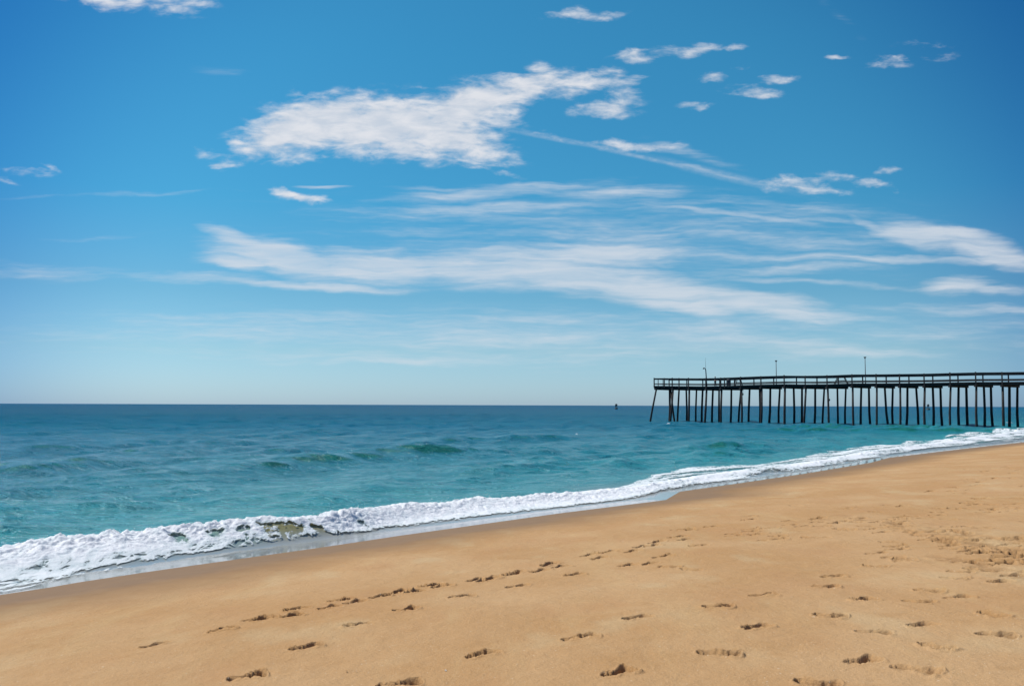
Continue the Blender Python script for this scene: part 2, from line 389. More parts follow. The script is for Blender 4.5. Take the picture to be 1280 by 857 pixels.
def foam_material():
    m, k, b, g = material('surf_foam')
    cov = k.attr('cover')
    n = k.noise(k.mapping(g, rot=(0, 0, SB), scale=(1, .45, 1)), 5.5, 7, .68, .5)
    cell = k.n.new('ShaderNodeTexVoronoi'); cell.feature = 'DISTANCE_TO_EDGE'; cell.inputs['Scale'].default_value = 5.0
    warp = k.n.new('ShaderNodeVectorMath'); warp.operation = 'ADD'
    nz = k.n.new('ShaderNodeTexNoise'); k.set(nz.inputs['Vector'], g); nz.inputs['Scale'].default_value = 3
    sc = k.n.new('ShaderNodeVectorMath'); sc.operation = 'SCALE'; k.l.new(nz.outputs['Color'], sc.inputs[0]); sc.inputs['Scale'].default_value = .5
    k.l.new(g, warp.inputs[0]); k.l.new(sc.outputs[0], warp.inputs[1])
    k.set(cell.inputs['Vector'], k.mapping(warp.outputs[0], rot=(0, 0, SB), scale=(1.2, .5, 1)))
    lace = k.mr(cell.outputs['Distance'], .0, .22, 1., 0.)
    v = k.math('ADD', k.math('ADD', k.math('MULTIPLY', cov, 1.55), k.math('MULTIPLY', k.math('SUBTRACT', n, .5), 1.9)), k.math('MULTIPLY', lace, .28))
    al = k.mr(v, .62, .95)
    fc = k.mix(k.mr(n, .3, .6), (.80, .85, .86), (.95, .95, .95)); k.set(b.inputs['Base Color'], k.mix(k.mr(cov, .45, .85), k.mix(k.mr(n, .35, .6), (.50, .60, .60), (.80, .85, .85)), fc))
    b.inputs['Roughness'].default_value = .8; b.inputs['Specular IOR Level'].default_value = .15
    tr = k.n.new('ShaderNodeBsdfTranslucent'); tr.inputs[0].default_value = (.95, .97, .95, 1)
    m1 = k.n.new('ShaderNodeMixShader'); m1.inputs[0].default_value = .10; k.l.new(b.outputs[0], m1.inputs[1]); k.l.new(tr.outputs[0], m1.inputs[2])
    tp = k.n.new('ShaderNodeBsdfTransparent'); m2 = k.n.new('ShaderNodeMixShader'); k.set(m2.inputs[0], al)
    k.l.new(tp.outputs[0], m2.inputs[1]); k.l.new(m1.outputs[0], m2.inputs[2]); k.l.new(m2.outputs[0], m.node_tree.nodes['Material Output'].inputs[0])
    k.set(b.inputs['Normal'], k.bump(k.math('ADD', k.math('MULTIPLY', n, .045), k.math('MULTIPLY', k.noise(g, 32, 5, .7), .016)), 1., .7))
    return m

# ------------------------------------------------------------------ beach sheet (polar grid round the beach walker)
def polar_angles(fine):
    a = np.concatenate([np.arange(-180, -37, 2.5), np.arange(-37, 37, fine), np.arange(37, 180, 2.5)]); return np.radians(a)
ang = polar_angles(.075)
rr = [2.6]
while rr[-1] < 7: rr.append(rr[-1] * 1.0030)
while rr[-1] < 27: rr.append(rr[-1] * 1.0023)
while rr[-1] < 110: rr.append(rr[-1] * 1.006)
while rr[-1] < 900: rr.append(rr[-1] * 1.05)
rr = np.array([.01, .5, 1.2, 1.9, 2.3] + rr)
A_, R_ = np.meshgrid(ang, rr); X = R_ * np.sin(A_); Y = R_ * np.cos(A_); U, V = to_uv(X, Y)
Z = sand_z(U, V); inl = sstep(.3, 3, V - ve(U))
Z = Z + inl * (.045 * fbm(X * .33, Y * .33, 3) + .010 * fbm(X * 1.6, Y * 1.6, 3) + .0022 * fbm(X * 9, Y * 9, 3))
TR = [sand_hit(*p) for p in ((1040, 646), (1120, 654), (1200, 668), (1300, 696))]; TR2 = [sand_hit(*p) for p in ((1180, 698), (1230, 706), (1300, 722))]
CH = np.zeros_like(Z)
for tr, wd in ((TR, .34), (TR2, .22)):
    best = np.full(X.shape, 9.)
    for (ax, ay, _), (bx, by, _) in zip(tr, tr[1:]):
        t_ = np.clip(((X - ax) * (bx - ax) + (Y - ay) * (by - ay)) / ((bx - ax) ** 2 + (by - ay) ** 2), 0, 1)
        best = np.minimum(best, np.hypot(X - ax - t_ * (bx - ax), Y - ay - t_ * (by - ay)))
    mk = best < wd * 3; band = np.exp(-(best[mk] / wd) ** 2)
    ch = fbm(X[mk] * 3.2, Y[mk] * 3.2, 4, .6); Z[mk] += band * (.026 * ch - .008); CH[mk] = np.maximum(CH[mk], band * sstep(.0, -.35, ch) * .8)  # low spots of the track also get the painted shade
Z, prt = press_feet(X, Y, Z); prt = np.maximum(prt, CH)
a_in = V - ve(U)
wet_shade = 1 - sstep(.9, 3.6, a_in + .7 * fbm(U * .25, V * .1, 3) + .10 * fbm(U * 2, V * 2, 2))  # along the water's edge this is wet sand alone
wet_shade = np.clip(wet_shade, 0, 1) ** .75
beach = grid_mesh('beach', X, Y, Z, sand_material(), {'wet_shade': wet_shade, 'print': prt}, close=True)
tag(beach, 'sloping tan sand beach pitted with footprints', 'beach', kind='structure')

# ------------------------------------------------------------------ sea
ang = polar_angles(.095)
rr = [9.]
while rr[-1] < 260: rr.append(rr[-1] * (1.0042 if rr[-1] < 60 else 1.0055))
while rr[-1] < 16000: rr.append(rr[-1] * 1.02)
rr = np.array(rr)
A_, R_ = np.meshgrid(ang, rr); X = R_ * np.sin(A_); Y = R_ * np.cos(A_); U, V = to_uv(X, Y)
cell = np.where(np.abs(A_) < R(38), R_ * .0055, R_ * .05); cell = np.where(R_ > 260, R_ * .02, cell)
DX, DY, Z = sea_z(U, V, cell)
q = ve(U) - V
gr_r = np.gradient(Z, axis=0) / np.gradient(R_, axis=0)
dcrest = np.interp(U, *CREST) - V
face = sstep(.10, .38, gr_r) * sstep(.5, 3, dcrest) * sstep(.08, .3, Z + .05)
shallow = np.exp(-np.clip(q, 0, 1e5) / 38.)
film = 1 - sstep(.0, .9, Z - sand_z(U, V) + (0) - .02) ; film = np.maximum(1 - sstep(.03, .34, Z - sand_z(U, V)), .85 * (1 - sstep(1.5, 4.5, q)) * sstep(-.75, -1.1, dcrest))
silt = np.exp(-(np.clip(dcrest, 0, 99) / .3) ** 2) * np.where(dcrest < 0, np.exp(-(dcrest / 1.1) ** 2), 1) * (1 - sstep(30, 44, U)) * .9
def uwin(p0, p1, py):
    a0 = to_uv(*unproj(p0, py, .3))[0]; a1 = to_uv(*unproj(p1, py, .3))[0]; return sstep(a0 - .3, a0 + .2, U) * (1 - sstep(a1 - .2, a1 + .4, U))
silt = np.clip(silt * (.50 + .75 * uwin(305, 440, 658) + .3 * fbm(U * 1.8, V * 3, 3)), 0, 1)
rough = sstep(.8, 5, q) * (.85 + 1.3 * sstep(40, 300, R_))
# behind and inland of the beach the sheet stays under the sand
Z = np.where(q < -1, np.minimum(Z, sand_z(U, V) - .25), Z)
sea = grid_mesh('sea', X + DX, Y + DY, Z, sea_material(), {'shallow': shallow, 'face': face, 'film': film, 'silt': silt, 'rough': rough, 'open': .72 * sstep(22, 130, R_), 'mid': np.exp(-np.clip(q, 0, 1e5) / 330.)}, close=True)
tag(sea, 'blue green ocean with low swell', 'sea', kind='structure')

# ------------------------------------------------------------------ surf foam
us = [EDGE[0][0] - 6]
while us[-1] < 140: us.append(us[-1] + max(.016, .0016 * max(us[-1], 0)))
us = np.array(us); ts = np.linspace(0, 1, 150)
T_, U_ = np.meshgrid(ts, us)
cr = np.interp(U_, *CREST); bt = np.interp(U_, *FBOT)
far = sstep(18, 30, U_)
back = .12 + .14 * sstep(-.3, .4, perlin(U_ * .5, U_ * 0)) + .7 * sstep(24, 32, U_) + far * (1.6 + 1.6 * sstep(-.2, .4, fbm(U_ * .06, U_ * 0 + 4, 2)))
lead = .12 * fbm(U_ * 1.1, U_ * 0 + 2.2, 4)
v0 = cr - back; v1 = bt + lead
V_ = v0 + (v1 - v0) * T_
V_ = np.minimum(V_, ve(U_) - .02)
_, _, Zs = sea_z(U_, V_, np.full_like(U_, .12))
d = cr - V_
core = np.where(d > 0, np.exp(-(d / .35) ** 2), np.exp(-(d / .75) ** 2)) * np.interp(U_, _hu, [1, 1, .7, .75, .7, .5, .6])
lump = (1 - .6 * (1 - sstep(7, 12, U_)) * sstep(.3, .6, T_)) * np.abs(fbm(U_ * 2.2, V_ * 2.8, 5, .5)) * .15 * (.5 + sstep(-.4, .5, fbm(U_ * .7, V_ * .7 + 9, 2))) * .95 + .034 * fbm(U_ * 9, V_ * 9, 4, .6)
Zf = Zs + .012 + core * (lump + .03) + .010 * np.abs(fbm(U_ * 6, V_ * 6, 3))
# coverage: solid behind the crest, open wave faces where the water curls, lace at the toe
def win(p0, p1, py, st_):
    a0 = to_uv(*unproj(p0, py, .3))[0]; a1 = to_uv(*unproj(p1, py, .3))[0]; m_ = (a1 - a0) * .3 + .02
    return st_ * sstep(a0 - m_, a0 + m_, U_) * (1 - sstep(a1 - m_, a1 + m_, U_))
hole = np.maximum.reduce([win(193, 222, 668, 1.25), win(236, 274, 664, .9), win(280, 308, 662, 1.1), win(316, 400, 660, 1.2), win(408, 432, 658, .9), win(470, 490, 650, .5)])
hole = np.clip(hole * (.72 + 1.2 * fbm(U_ * 2.1, V_ * 5., 4)), 0, 1)
facez = np.exp(-((d + .40) / .26) ** 2); core = core * (1 - .6 * np.clip(hole, 0, 1) * facez)
Zf = Zs + .012 + .0006 * np.clip(U_, 0, 200) + core * (lump + .03) + .008 * np.abs(fbm(U_ * 6, V_ * 6, 3))
cover = .60 + .55 * core - .85 * hole * facez; cover = np.maximum(cover, .29 + .16 * fbm(U_ * 1.5, V_ * 7, 3))
toe = sstep(1.0, .72, T_); cover = cover * (.35 + .65 * toe)
cover = cover * sstep(0, .10, T_)
cover += .25 * np.exp(-((T_ - .965) / .03) ** 2) * (1 - sstep(4, 9, U_))      # white lip of the swash
thin = far * (.55 * fbm(U_ * .22, V_ * 1.3, 3)); cover = cover + thin - .14 * far
left = 1 - sstep(9, 13, U_); cover += left * sstep(.40, .7, T_) * (.45 * fbm(U_ * .9, V_ * 3.5, 3) - .10)
cover = np.clip(cover, 0, 1.2)
xs, ys = to_xy(U_, V_)
foam_m = foam_material()
foam = grid_mesh('surf_foam', xs, ys, Zf, foam_m, {'cover': cover})
tag(foam, 'white churning foam of the wave breaking along the sand', 'sea foam', kind='stuff')

# flung droplets over the breaking crest
bm = bmesh.new()
for i in range(2200):
    px = random.uniform(-30, 560) if random.random() < .8 else random.uniform(560, 900)
    u = float(np.interp(px, [-30, 900], [us[0] + 5, 42])) if px > 560 else random.uniform(us[0] + 5, 24)
    c = float(np.interp(u, *CREST)); h = float(np.interp(u, _hu, _hh))
    v = c + random.gauss(.05, .22); z = h * random.uniform(.85, 1.) + abs(random.gauss(0, .045)) + .02
    x, y = to_xy(u, v); r = random.uniform(.003, .0065)
    bmesh.ops.create_icosphere(bm, subdivisions=1, radius=r, matrix=Matrix.Translation((x, y, z)))
me = bpy.data.meshes.new('spray'); bm.to_mesh(me); bm.free()
at = me.attributes.new('cover', 'FLOAT', 'POINT'); at.data.foreach_set('value', np.full(len(me.vertices), 2., np.float32))
me.materials.append(foam_m); spray = bpy.data.objects.new('spray', me); COL.objects.link(spray)
spray.parent = foam; tag(spray, kind='stuff')

# small whitecaps farther out
def whitecap(px, py, wpx, label):
    x, y = unproj(px, py, .3); u0, v0_ = to_uv(x, y); dist = math.hypot(x, y); W = wpx * dist / F
    a, b = np.meshgrid(np.linspace(-1, 1, 60), np.linspace(-1, 1, 24))
    xx = x + a * W / 2; yy = y + b * W * .45 + a * W * .12
    uu, vv = to_uv(xx, yy); dx, dy, zz = sea_z(uu, vv, np.full_like(uu, dist * .0055))
    e = np.sqrt(a * a + b * b); 
    cv = .95 * (1 - sstep(.25, 1., e))
    zz = zz + .02 + (1 - sstep(.2, 1, e)) * (.12 + .2 * np.abs(fbm(a * 2 + px, b * 2, 3))) * min(1, W / 2)
    o = grid_mesh('whitecap', xx + dx, yy + dy, zz, foam_m, {'cover': cv})
    tag(o, label, 'whitecap', 'small whitecaps on the water')
whitecap(720, 540, 5, 'tiny white crest on the far swell left of the pier end')
whitecap(835, 528, 9, 'white splash at the foot of the outermost upright pier pilings')
whitecap(1263, 526, 13, 'white crest breaking behind the pier pilings at the right edge of the photo')
whitecap(122, 569, 6, 'tiny white crest on a green swell far left')
whitecap(452, 562, 6, 'tiny white crest on the green swell in mid water')

# ------------------------------------------------------------------ shells
shell_m = simple('shell_white', (.82, .76, .66), (.62, .52, .40), 40, .5, .002)
def shell_bm(seed):
    rnd = random.Random(seed); bm = bmesh.new(); n = 11; rows = 5
    vs = []
    for j in range(1, rows + 1):
        r = j / rows; ring = []
        for i in range(n):
            t = R(-75 + 150 * i / (n - 1)); rib = 1 + .05 * (i % 2) * r
            ring.append(bm.verts.new((math.sin(t) * r * rib * (1 + .05 * rnd.random()), math.cos(t) * r * rib, .38 * math.sin(r * math.pi * .85) + .05)))
        vs.append(ring)
    tip = bm.verts.new((0, -.05, .02))
    for i in range(n - 1): bm.faces.new((tip, vs[0][i + 1], vs[0][i]))
    for a, b in zip(vs, vs[1:]):
        for i in range(n - 1): bm.faces.new((a[i], a[i + 1], b[i + 1], b[i]))
    bmesh.ops.solidify(bm, geom=bm.faces[:], thickness=.08)
    return bm
proto = link_bm('seashell', shell_bm(3), shell_m)
SH = [(432, 839, 1.2), (445, 839, .8), (556, 838.5, 1.2), (574, 710, .9), (668, 683, 1), (779, 677, 1.3), (695, 837, .9), (803, 802, 1.), (666, 832, .6),
      (865, 756, 1.3), (847, 773, 1.2), (776, 797, 1.), (805, 804, .8), (794, 801, .8), (861, 740, .9), (1090, 640, 1.), (993, 633, 1.), (908, 634, 1.), (700, 826, .7), (621, 800, .6),
      (740, 668, .8), (912, 741, .6), (1230, 640, 1.), (52, 820, .6), (350, 730, .6)]
for i, (px, py, s) in enumerate(SH):
    o = proto if i == 0 else proto.copy()
    if i: COL.objects.link(o)
    x, y, z = sand_hit(px, py)
    o.location = (x, y, z + .002); o.scale = [.011 * s] * 3; o.rotation_euler = (random.uniform(-.3, .3), random.uniform(-.3, .3), random.uniform(0, 6.28))
    tag(o, 'tiny white shell fragment lying on the open tan sand', 'seashell', 'shell fragments scattered on the sand')

# ------------------------------------------------------------------ pier
wood = simple('weathered_dark_wood', (.018, .016, .016), (.042, .036, .032), 3, .85, .01)
wood2 = simple('railing_wood', (.030, .024, .022), (.062, .050, .043), 4, .85, .006)
D0 = 150.; D1 = 117.2
c0 = ray(818, 500); P0 = Vector((c0.x / c0.y * D0, D0, 0)); c1 = ray(1280, 500); P1 = Vector((c1.x / c1.y * D1, D1, 0))
pd = (P1 - P0).normalized(); pm = Vector((-pd.y, pd.x, 0)); pm = pm if pm.y > 0 else -pm
LP = (P1 - P0).length
def on_row(px, py, off):
    """distance along the pier of the point of row `off` seen in pixel column px"""
    d = ray(px, py); d = Vector((d.x, d.y, 0)).normalized()
    o = P0 + pm * off      # o + s*pd = t*d
    den = pd.x * d.y - pd.y * d.x
    return (-(o.x) * d.y + o.y * d.x) / den
pier = empty('fishing_pier', P0, 'long dark wooden fishing pier on leaning pilings over the sea', 'pier')
def loc(s, off, z): p = pd * s + pm * off; return Vector((p.x, p.y, z))      # in the pier's own frame (origin P0)
PIL = [(820.3, 812.6), (837, 836.6), (841.3, 837.8), (848.8, 846.9), (857.8, 858), (861.6, 861), (870.6, 869.7), (878.3, 877), (883.2, 880.9), (891.1, 889.9),
       (898.8, 898.6), (902, 901), (914.2, 913.6), (926.2, 923.2), (926.8, 927.1), (937, 935.7), (949.6, 949.9), (952.1, 951.2), (962.9, 961.3), (974.8, 973.2),
       (981.2, 980.5), (992.1, 992.8), (1002.5, 1002.2), (1007.4, 1004.7), (1019, 1018.4), (1030.3, 1028), (1034.7, 1035.7), (1046.7, 1047.6), (1057.3, 1056.6),
       (1065.9, 1067.1), (1076.6, 1075.8), (1086.1, 1087.5), (1096.1, 1096.1), (1106, 1109.8), (1116, 1116), (1125.3, 1125.5), (1134.3, 1132.8), (1145.2, 1147.6),
       (1156, 1155.8), (1166, 1166.4), (1175.5, 1177.3), (1188.4, 1187.7), (1198.3, 1198.6), (1207.9, 1209.3), (1220.5, 1220.5), (1229.9, 1230.2), (1238.6, 1240.4),
       (1253.4, 1254.5), (1261.8, 1261.8), (1271.8, 1272.3)]
OFF = (.25, 2.7, 5.15)
piles = []   # (bent, row, s_top, s_base)
for i, (pt, pb) in enumerate(PIL):
    j = i + 1 if i >= 2 else i
    if i == 1: bent, row = 0, 1
    else: bent, row = divmod(j, 3)
    piles.append((bent, row, on_row(pt, 485, OFF[row]), on_row(pb, 529, OFF[row])))
piles.append((0, 2, on_row(838.5, 485, OFF[2]), on_row(843, 529, OFF[2])))
nb = max(p[0] for p in piles) + 1
last = [p[2] for p in piles if p[0] == nb - 1]
rnd = random.Random(5)
for b in range(15):
    for row in range(3):
        s = last[row] + 3.05 * (b + 1) + rnd.uniform(-.1, .1); piles.append((nb + b, row, s, s + rnd.uniform(-.25, .25)))
NBT = nb + 15
DECK = 6.0
dz = {b: rnd.uniform(-.05, .05) for b in range(NBT)}
near_s = {p[0]: p[2] for p in piles if p[1] == 0}
def deck_z(s):
    ks = sorted(near_s); return DECK + float(np.interp(s, [near_s[k] for k in ks], [dz[k] for k in ks])) - .12 * math.exp(-((s - 9) / 5) ** 2)
for bent, row, st, sb in piles:
    r = rnd.uniform(.15, .19); zt = deck_z(st) - .62
    a = loc(st, OFF[row], zt); p = loc(sb, OFF[row], 0); dirn = (p - a); low = a + dirn * ((a.z + 2.6) / a.z)
    mid = a + (low - a) * .45 + pd * rnd.uniform(-.10, .10)
    q3 = a + (low - a) * .75 + pd * rnd.uniform(-.05, .05)
    bm = bmesh.new(); bm_tube(bm, [a, mid, q3, low], [r * .88, r * .98, r * 1.05, r * 1.12], 12)
    if bent == 9 and row == 0: bmesh.ops.create_icosphere(bm, subdivisions=2, radius=.2, matrix=Matrix.Translation(a + dirn * .32 + pd * .12))
    o = link_bm('piling', bm, wood, pier, True)
    if bent == 0 and row == 0: o['label'] = 'piling leaning far outward at the seaward end'
for b in range(NBT):
    row = {p[1]: p[2] for p in piles if p[0] == b}
    if 0 in row and 2 in row:
        a = loc(row[0], OFF[0], 0); c = loc(row[2], OFF[2], 0); e = (c - a).normalized()
        a = a - e * .45; c = c + e * .45; a.z = deck_z(row[0]) - .62 + .10; c.z = deck_z(row[2]) - .62 + .10
        bm = bmesh.new(); bm_bar(bm, a, c, .3, .3); link_bm('cap_beam', bm, wood, pier)
SE = near_s[NBT - 1] + 1.5
st = np.arange(-.1, SE + .5, 1.5)
def line(off, zoff, s0=-.1): return [loc(s, off, deck_z(s) + zoff) for s in st if s >= s0 - .01]
for off in (.16, 2.7, 5.24):
    bm = bmesh.new(); bm_sweep(bm, line(off, -.085), .14, .30, pm); link_bm('stringer', bm, wood, pier)
# deck boards, cut crosswise
bm = bmesh.new(); s = -.12; k = 0
while s < SE:
    w = .19; c = loc(s + w / 2, 2.7, deck_z(s) - .04 + rnd.uniform(-.004, .004))
    bm_box(bm, c, pd * (w / 2 - .004), pm * (2.78 + rnd.uniform(0, .04)), Vector((0, 0, .04))); s += w
link_bm('deck', bm, wood2, pier)
# railings
posts = []
ks = sorted(near_s)
for off in (.02, 5.38):
    ss = [near_s[k] for k in ks]
    allp = [0.0] + ss[1:] if off > 1 else [0.0] + ss[1:]
    if off < 1: allp += [1.9, 4.6, 12.6]
    for s in allp:
        zb = deck_z(s); bm = bmesh.new(); tall = 1.34 + rnd.uniform(-.03, .05)
        bm_box(bm, loc(s, off - .05 if off < 1 else off + .05, zb - .35 + (tall + .35) / 2), pd * .085, pm * .05, Vector((0, 0, (tall + .35) / 2)))
        link_bm('railing_post', bm, wood2, pier)
    inn = .06 if off < 1 else -.06
    bm = bmesh.new(); bm_sweep(bm, line(off + inn, 1.29), .20, .05, pm); link_bm('top_rail', bm, wood2, pier)
    bm = bmesh.new(); bm_sweep(bm, line(off + inn * .9, 1.236), .045, .20, pm); link_bm('fascia_rail', bm, wood2, pier)
    bm = bmesh.new(); bm_sweep(bm, line(off + inn * .9, .40), .045, .15, pm); link_bm('lower_rail', bm, wood2, pier)
bm = bmesh.new(); zc = deck_z(0)
bm_bar(bm, loc(-.14, .2, zc + 1.18), loc(-.14, 5.2, zc + 1.18), .05, .18); bm_bar(bm, loc(-.14, .2, zc + .33), loc(-.14, 5.2, zc + .33), .05, .15)
for off in (1.8, 3.6): bm_box(bm, loc(-.21, off, zc + .62), pd * .04, pm * .06, Vector((0, 0, .66)))
link_bm('end_railing', bm, wood2, pier)

def world(s, off, z=None):
    p = P0 + loc(s, off, 0); p.z = deck_z(s) if z is None else z; return p
metal = simple('lamp_metal', (.045, .05, .055), (.08, .085, .09), 6, .6, .002)
glass = simple('lamp_glass', (.30, .30, .28), (.36, .36, .34), 6, .25, .001)
# lamp posts with a flat head
def z_at(py, hor, depth): return H + (hor - py) * depth / F
def flat_lamp(px, ytop, label):
    off = 4.9; s = on_row(px, 470, off); base = world(s, off); top = z_at(ytop, 507.6, base.y) - base.z
    root = empty('lamp_post', base, label, 'lamp post', 'lamp posts standing on the pier')
    bm = bmesh.new(); bm_tube(bm, [(0, 0, 0), (0, 0, .25), (0, 0, top - .25)], [.085, .065, .05], 12); link_bm('pole', bm, metal, root, True)
    bm = bmesh.new(); bm_box(bm, (0, 0, .012), (.16, 0, 0), (0, .16, 0), (0, 0, .012)); link_bm('base_plate', bm, metal, root)
    bm = bmesh.new(); bm_tube(bm, [(0, 0, top - .25), (0, 0, top - .15), (0, 0, top - .04), (0, 0, top)], [.07, .12, .21, .15], 16)
    hd = link_bm('lamp_head', bm, metal, root, True)
    bm = bmesh.new(); bm_tube(bm, [(0, 0, top - .262), (0, 0, top - .252)], [.06, .06], 12); link_bm('lamp_glass', bm, glass, hd)
flat_lamp(970.4, 450.8, 'shorter straight lamp post with a flat head, the middle one of three on the pier')
flat_lamp(1081.8, 446.0, 'tallest straight lamp post with a flat head, nearest the shore')
off = 4.9; s = on_row(883.6, 480, off); base = world(s, off)
root = empty('lamp_post', base, 'short leaning lamp post with a hooked head and thin mast near the pier end', 'lamp post', 'lamp posts standing on the pier')
zt = z_at(461, 507.6, base.y) - base.z
bm = bmesh.new(); bm_tube(bm, [(0, 0, 0), (-.1, 0, zt * .55), (-.16, 0, zt - .3), (-.24, 0, zt - .08), (-.38, 0, zt)], [.10, .09, .08, .07, .06], 12); link_bm('pole', bm, metal, root, True)
bm = bmesh.new(); bm_tube(bm, [(-.34, 0, zt + .03), (-.5, 0, zt), (-.62, 0, zt - .1)], [.07, .13, .10], 12); link_bm('lamp_head', bm, metal, root, True)
bm = bmesh.new(); bm_tube(bm, [(-.1, .06, zt - 1.2), (-.17, .05, zt + .3), (-.17, .05, z_at(448, 507.6, base.y) - base.z)], [.03, .022, .012], 8); link_bm('mast', bm, metal, root, True)

# litter bin and fish cleaning tables
s = on_row(911.5, 480, 1.0); base = world(s, .75)
root = empty('litter_bin', base, 'dark square litter bin behind the near railing of the pier', 'litter bin')
bm = bmesh.new(); bm_box(bm, (0, 0, .47), (.30, 0, 0), (0, .30, 0), (0, 0, .43)); bmesh.ops.bevel(bm, geom=bm.edges[:], offset=.03, segments=2, affect='EDGES'); link_bm('bin_body', bm, metal, root)
bm = bmesh.new(); bm_tube(bm, [(0, 0, .905), (0, 0, .96), (0, 0, 1.06)], [.34, .34, .12], 16); link_bm('lid', bm, metal, root, True)
bm = bmesh.new()
for sx in (-.24, .24):
    for sy in (-.24, .24): bm_box(bm, (sx, sy, .02), (.03, 0, 0), (0, .03, 0), (0, 0, .018))
link_bm('feet', bm, metal, root)
def cleaning_table(px, half, label):
    s = on_row(px, 478, .8); base = world(s, .8)
    root = empty('work_table', base, label, 'table', 'wooden tables by the pier railing', math.atan2(pd.y, pd.x))
    bm = bmesh.new()
    for k in range(4): bm_box(bm, (0, -.3 + .2 * k, .98), (half * .78, 0, 0), (0, .094, 0), (0, 0, .025))
    link_bm('tabletop', bm, wood2, root)
    for sx in (-1, 1):
        for sy in (-.25, .25):
            bm = bmesh.new(); bm_bar(bm, (sx * half, sy, 0), (sx * half * .5, sy, .952), .09, .09); link_bm('leg', bm, wood2, root)
    bm = bmesh.new(); bm_bar(bm, (-half * .7, 0, .5), (half * .7, 0, .5), .05, .09); link_bm('stretcher', bm, wood2, root)
cleaning_table(1051.5, .95, 'wider splay legged wooden table at the middle of the pier in view')
cleaning_table(923, .6, 'narrower splay legged wooden table beside the litter bin')
# a short rope end hanging under the deck
p = world(on_row(928.5, 487, .05), .05, 0); zc = deck_z((p - P0).dot(pd))
bm = bmesh.new(); bm_tube(bm, [(0, 0, 0), (.03, 0, -.5), (.0, 0, -.9)], .018, 8); bm_tube(bm, [(0, 0, -.88), (.0, .0, -.98), (.02, 0, -1.15), (0, 0, -1.22)], [.04, .10, .08, .03], 10)
rope = link_bm('hanging_rope', bm, simple('rope', (.05, .06, .05), (.1, .1, .08), 30), None, True); rope.location = (p.x, p.y - .04, zc - .38)
tag(rope, 'short knotted rope end dangling from the pier deck', 'rope')

# ------------------------------------------------------------------ person at the rail
skin = simple('skin', (.42, .22, .15), (.46, .25, .17), 20, .55, .001)
def skinned(name, verts, edges, radii, mat, parent, rootv=0, sub=2):
    me = bpy.data.meshes.new(name); me.from_pydata(verts, edges, []); o = bpy.data.objects.new(name, me); COL.objects.link(o)
    sk = o.modifiers.new('s', 'SKIN'); sk.use_smooth_shade = True
    for i, r in enumerate(radii):
        r = r if isinstance(r, tuple) else (r, r); me.skin_vertices[0].data[i].radius = r
    me.skin_vertices[0].data[rootv].use_root = True
    o.modifiers.new('d', 'SUBSURF').levels = sub; o.modifiers['d'].render_levels = sub
    dg = bpy.context.evaluated_depsgraph_get(); m2 = bpy.data.meshes.new_from_object(o.evaluated_get(dg))
    for p in m2.polygons: p.use_smooth = True
    m2.materials.clear(); m2.materials.append(mat); o.modifiers.clear(); o.data = m2; bpy.data.meshes.remove(me); m2.name = name; o.parent = parent
    return o
s = on_row(894.2, 478, 4.75); base = world(s, 4.7)
person = empty('person', base, 'person in dark clothes standing by the far railing with red hair showing above it', 'person', rz=R(200))
Vb = [(0, 0, .92), (0, 0, 1.08), (0, .01, 1.28), (0, .01, 1.38), (0, .0, 1.45), (0, .02, 1.52), (0, .02, 1.62),
      (.16, .01, 1.34), (.21, .08, 1.10), (.17, .33, 1.06), (.15, .38, 1.05),
      (-.16, .01, 1.34), (-.21, .08, 1.10), (-.17, .33, 1.06), (-.15, .38, 1.05),
      (.09, 0, .86), (.10, .02, .47), (.10, -.02, .08), (.11, .12, .03),
      (-.09, 0, .86), (-.11, .03, .47), (-.13, 0, .08), (-.14, .13, .03)]
Eb = [(0, 1), (1, 2), (2, 3), (3, 4), (4, 5), (5, 6), (3, 7), (7, 8), (8, 9), (9, 10), (3, 11), (11, 12), (12, 13), (13, 14), (0, 15), (15, 16), (16, 17), (17, 18), (0, 19), (19, 20), (20, 21), (21, 22)]
Rb = [(.13, .10), (.12, .09), (.14, .10), (.09, .07), .05, (.07, .085), (.075, .095), .055, .042, .033, (.035, .02), .055, .042, .033, (.035, .02),
      .085, .058, .042, (.045, .03), .085, .058, .042, (.045, .03)]
body = skinned('body', Vb, Eb, Rb, skin, person)
bm = bmesh.new(); bm.from_mesh(body.data)
for sx in (-1, 1):      # fingers, thumb, nose, ears
    for k, L in enumerate((.065, .075, .07, .055)):
        x = sx * (.15 + .022 * (k - 1.5)); bm_tube(bm, [(x, .39, 1.05), (x, .39 + L * .6, 1.05), (x, .39 + L, 1.025)], [.009, .008, .006], 6)
    bm_tube(bm, [(sx * .125, .36, 1.05), (sx * .10, .385, 1.045), (sx * .095, .41, 1.03)], [.011, .010, .007], 6)
    bmesh.ops.create_icosphere(bm, subdivisions=2, radius=.022, matrix=Matrix.Translation((sx * .078, .01, 1.57)))
bmesh.ops.create_icosphere(bm, subdivisions=2, radius=.018, matrix=Matrix.Translation((0, .112, 1.57)))
bm.to_mesh(body.data); bm.free()
cloth = simple('dark_shirt', (.03, .035, .05), (.05, .055, .07), 12, .9, .002)
skinned('shirt', [Vb[i] for i in (0, 1, 2, 3, 7, 8, 11, 12)], [(0, 1), (1, 2), (2, 3), (3, 4), (4, 5), (3, 6), (6, 7)], [(.15, .12), (.14, .11), (.16, .12), (.10, .085), .07, .056, .07, .056], cloth, person)
skinned('trousers', [Vb[i] for i in (0, 15, 16, 17, 19, 20, 21)], [(0, 1), (1, 2), (2, 3), (0, 4), (4, 5), (5, 6)], [(.145, .115), .10, .075, .06, .10, .075, .06], simple('dark_trousers', (.02, .02, .025), (.04, .04, .05), 12, .9), person)
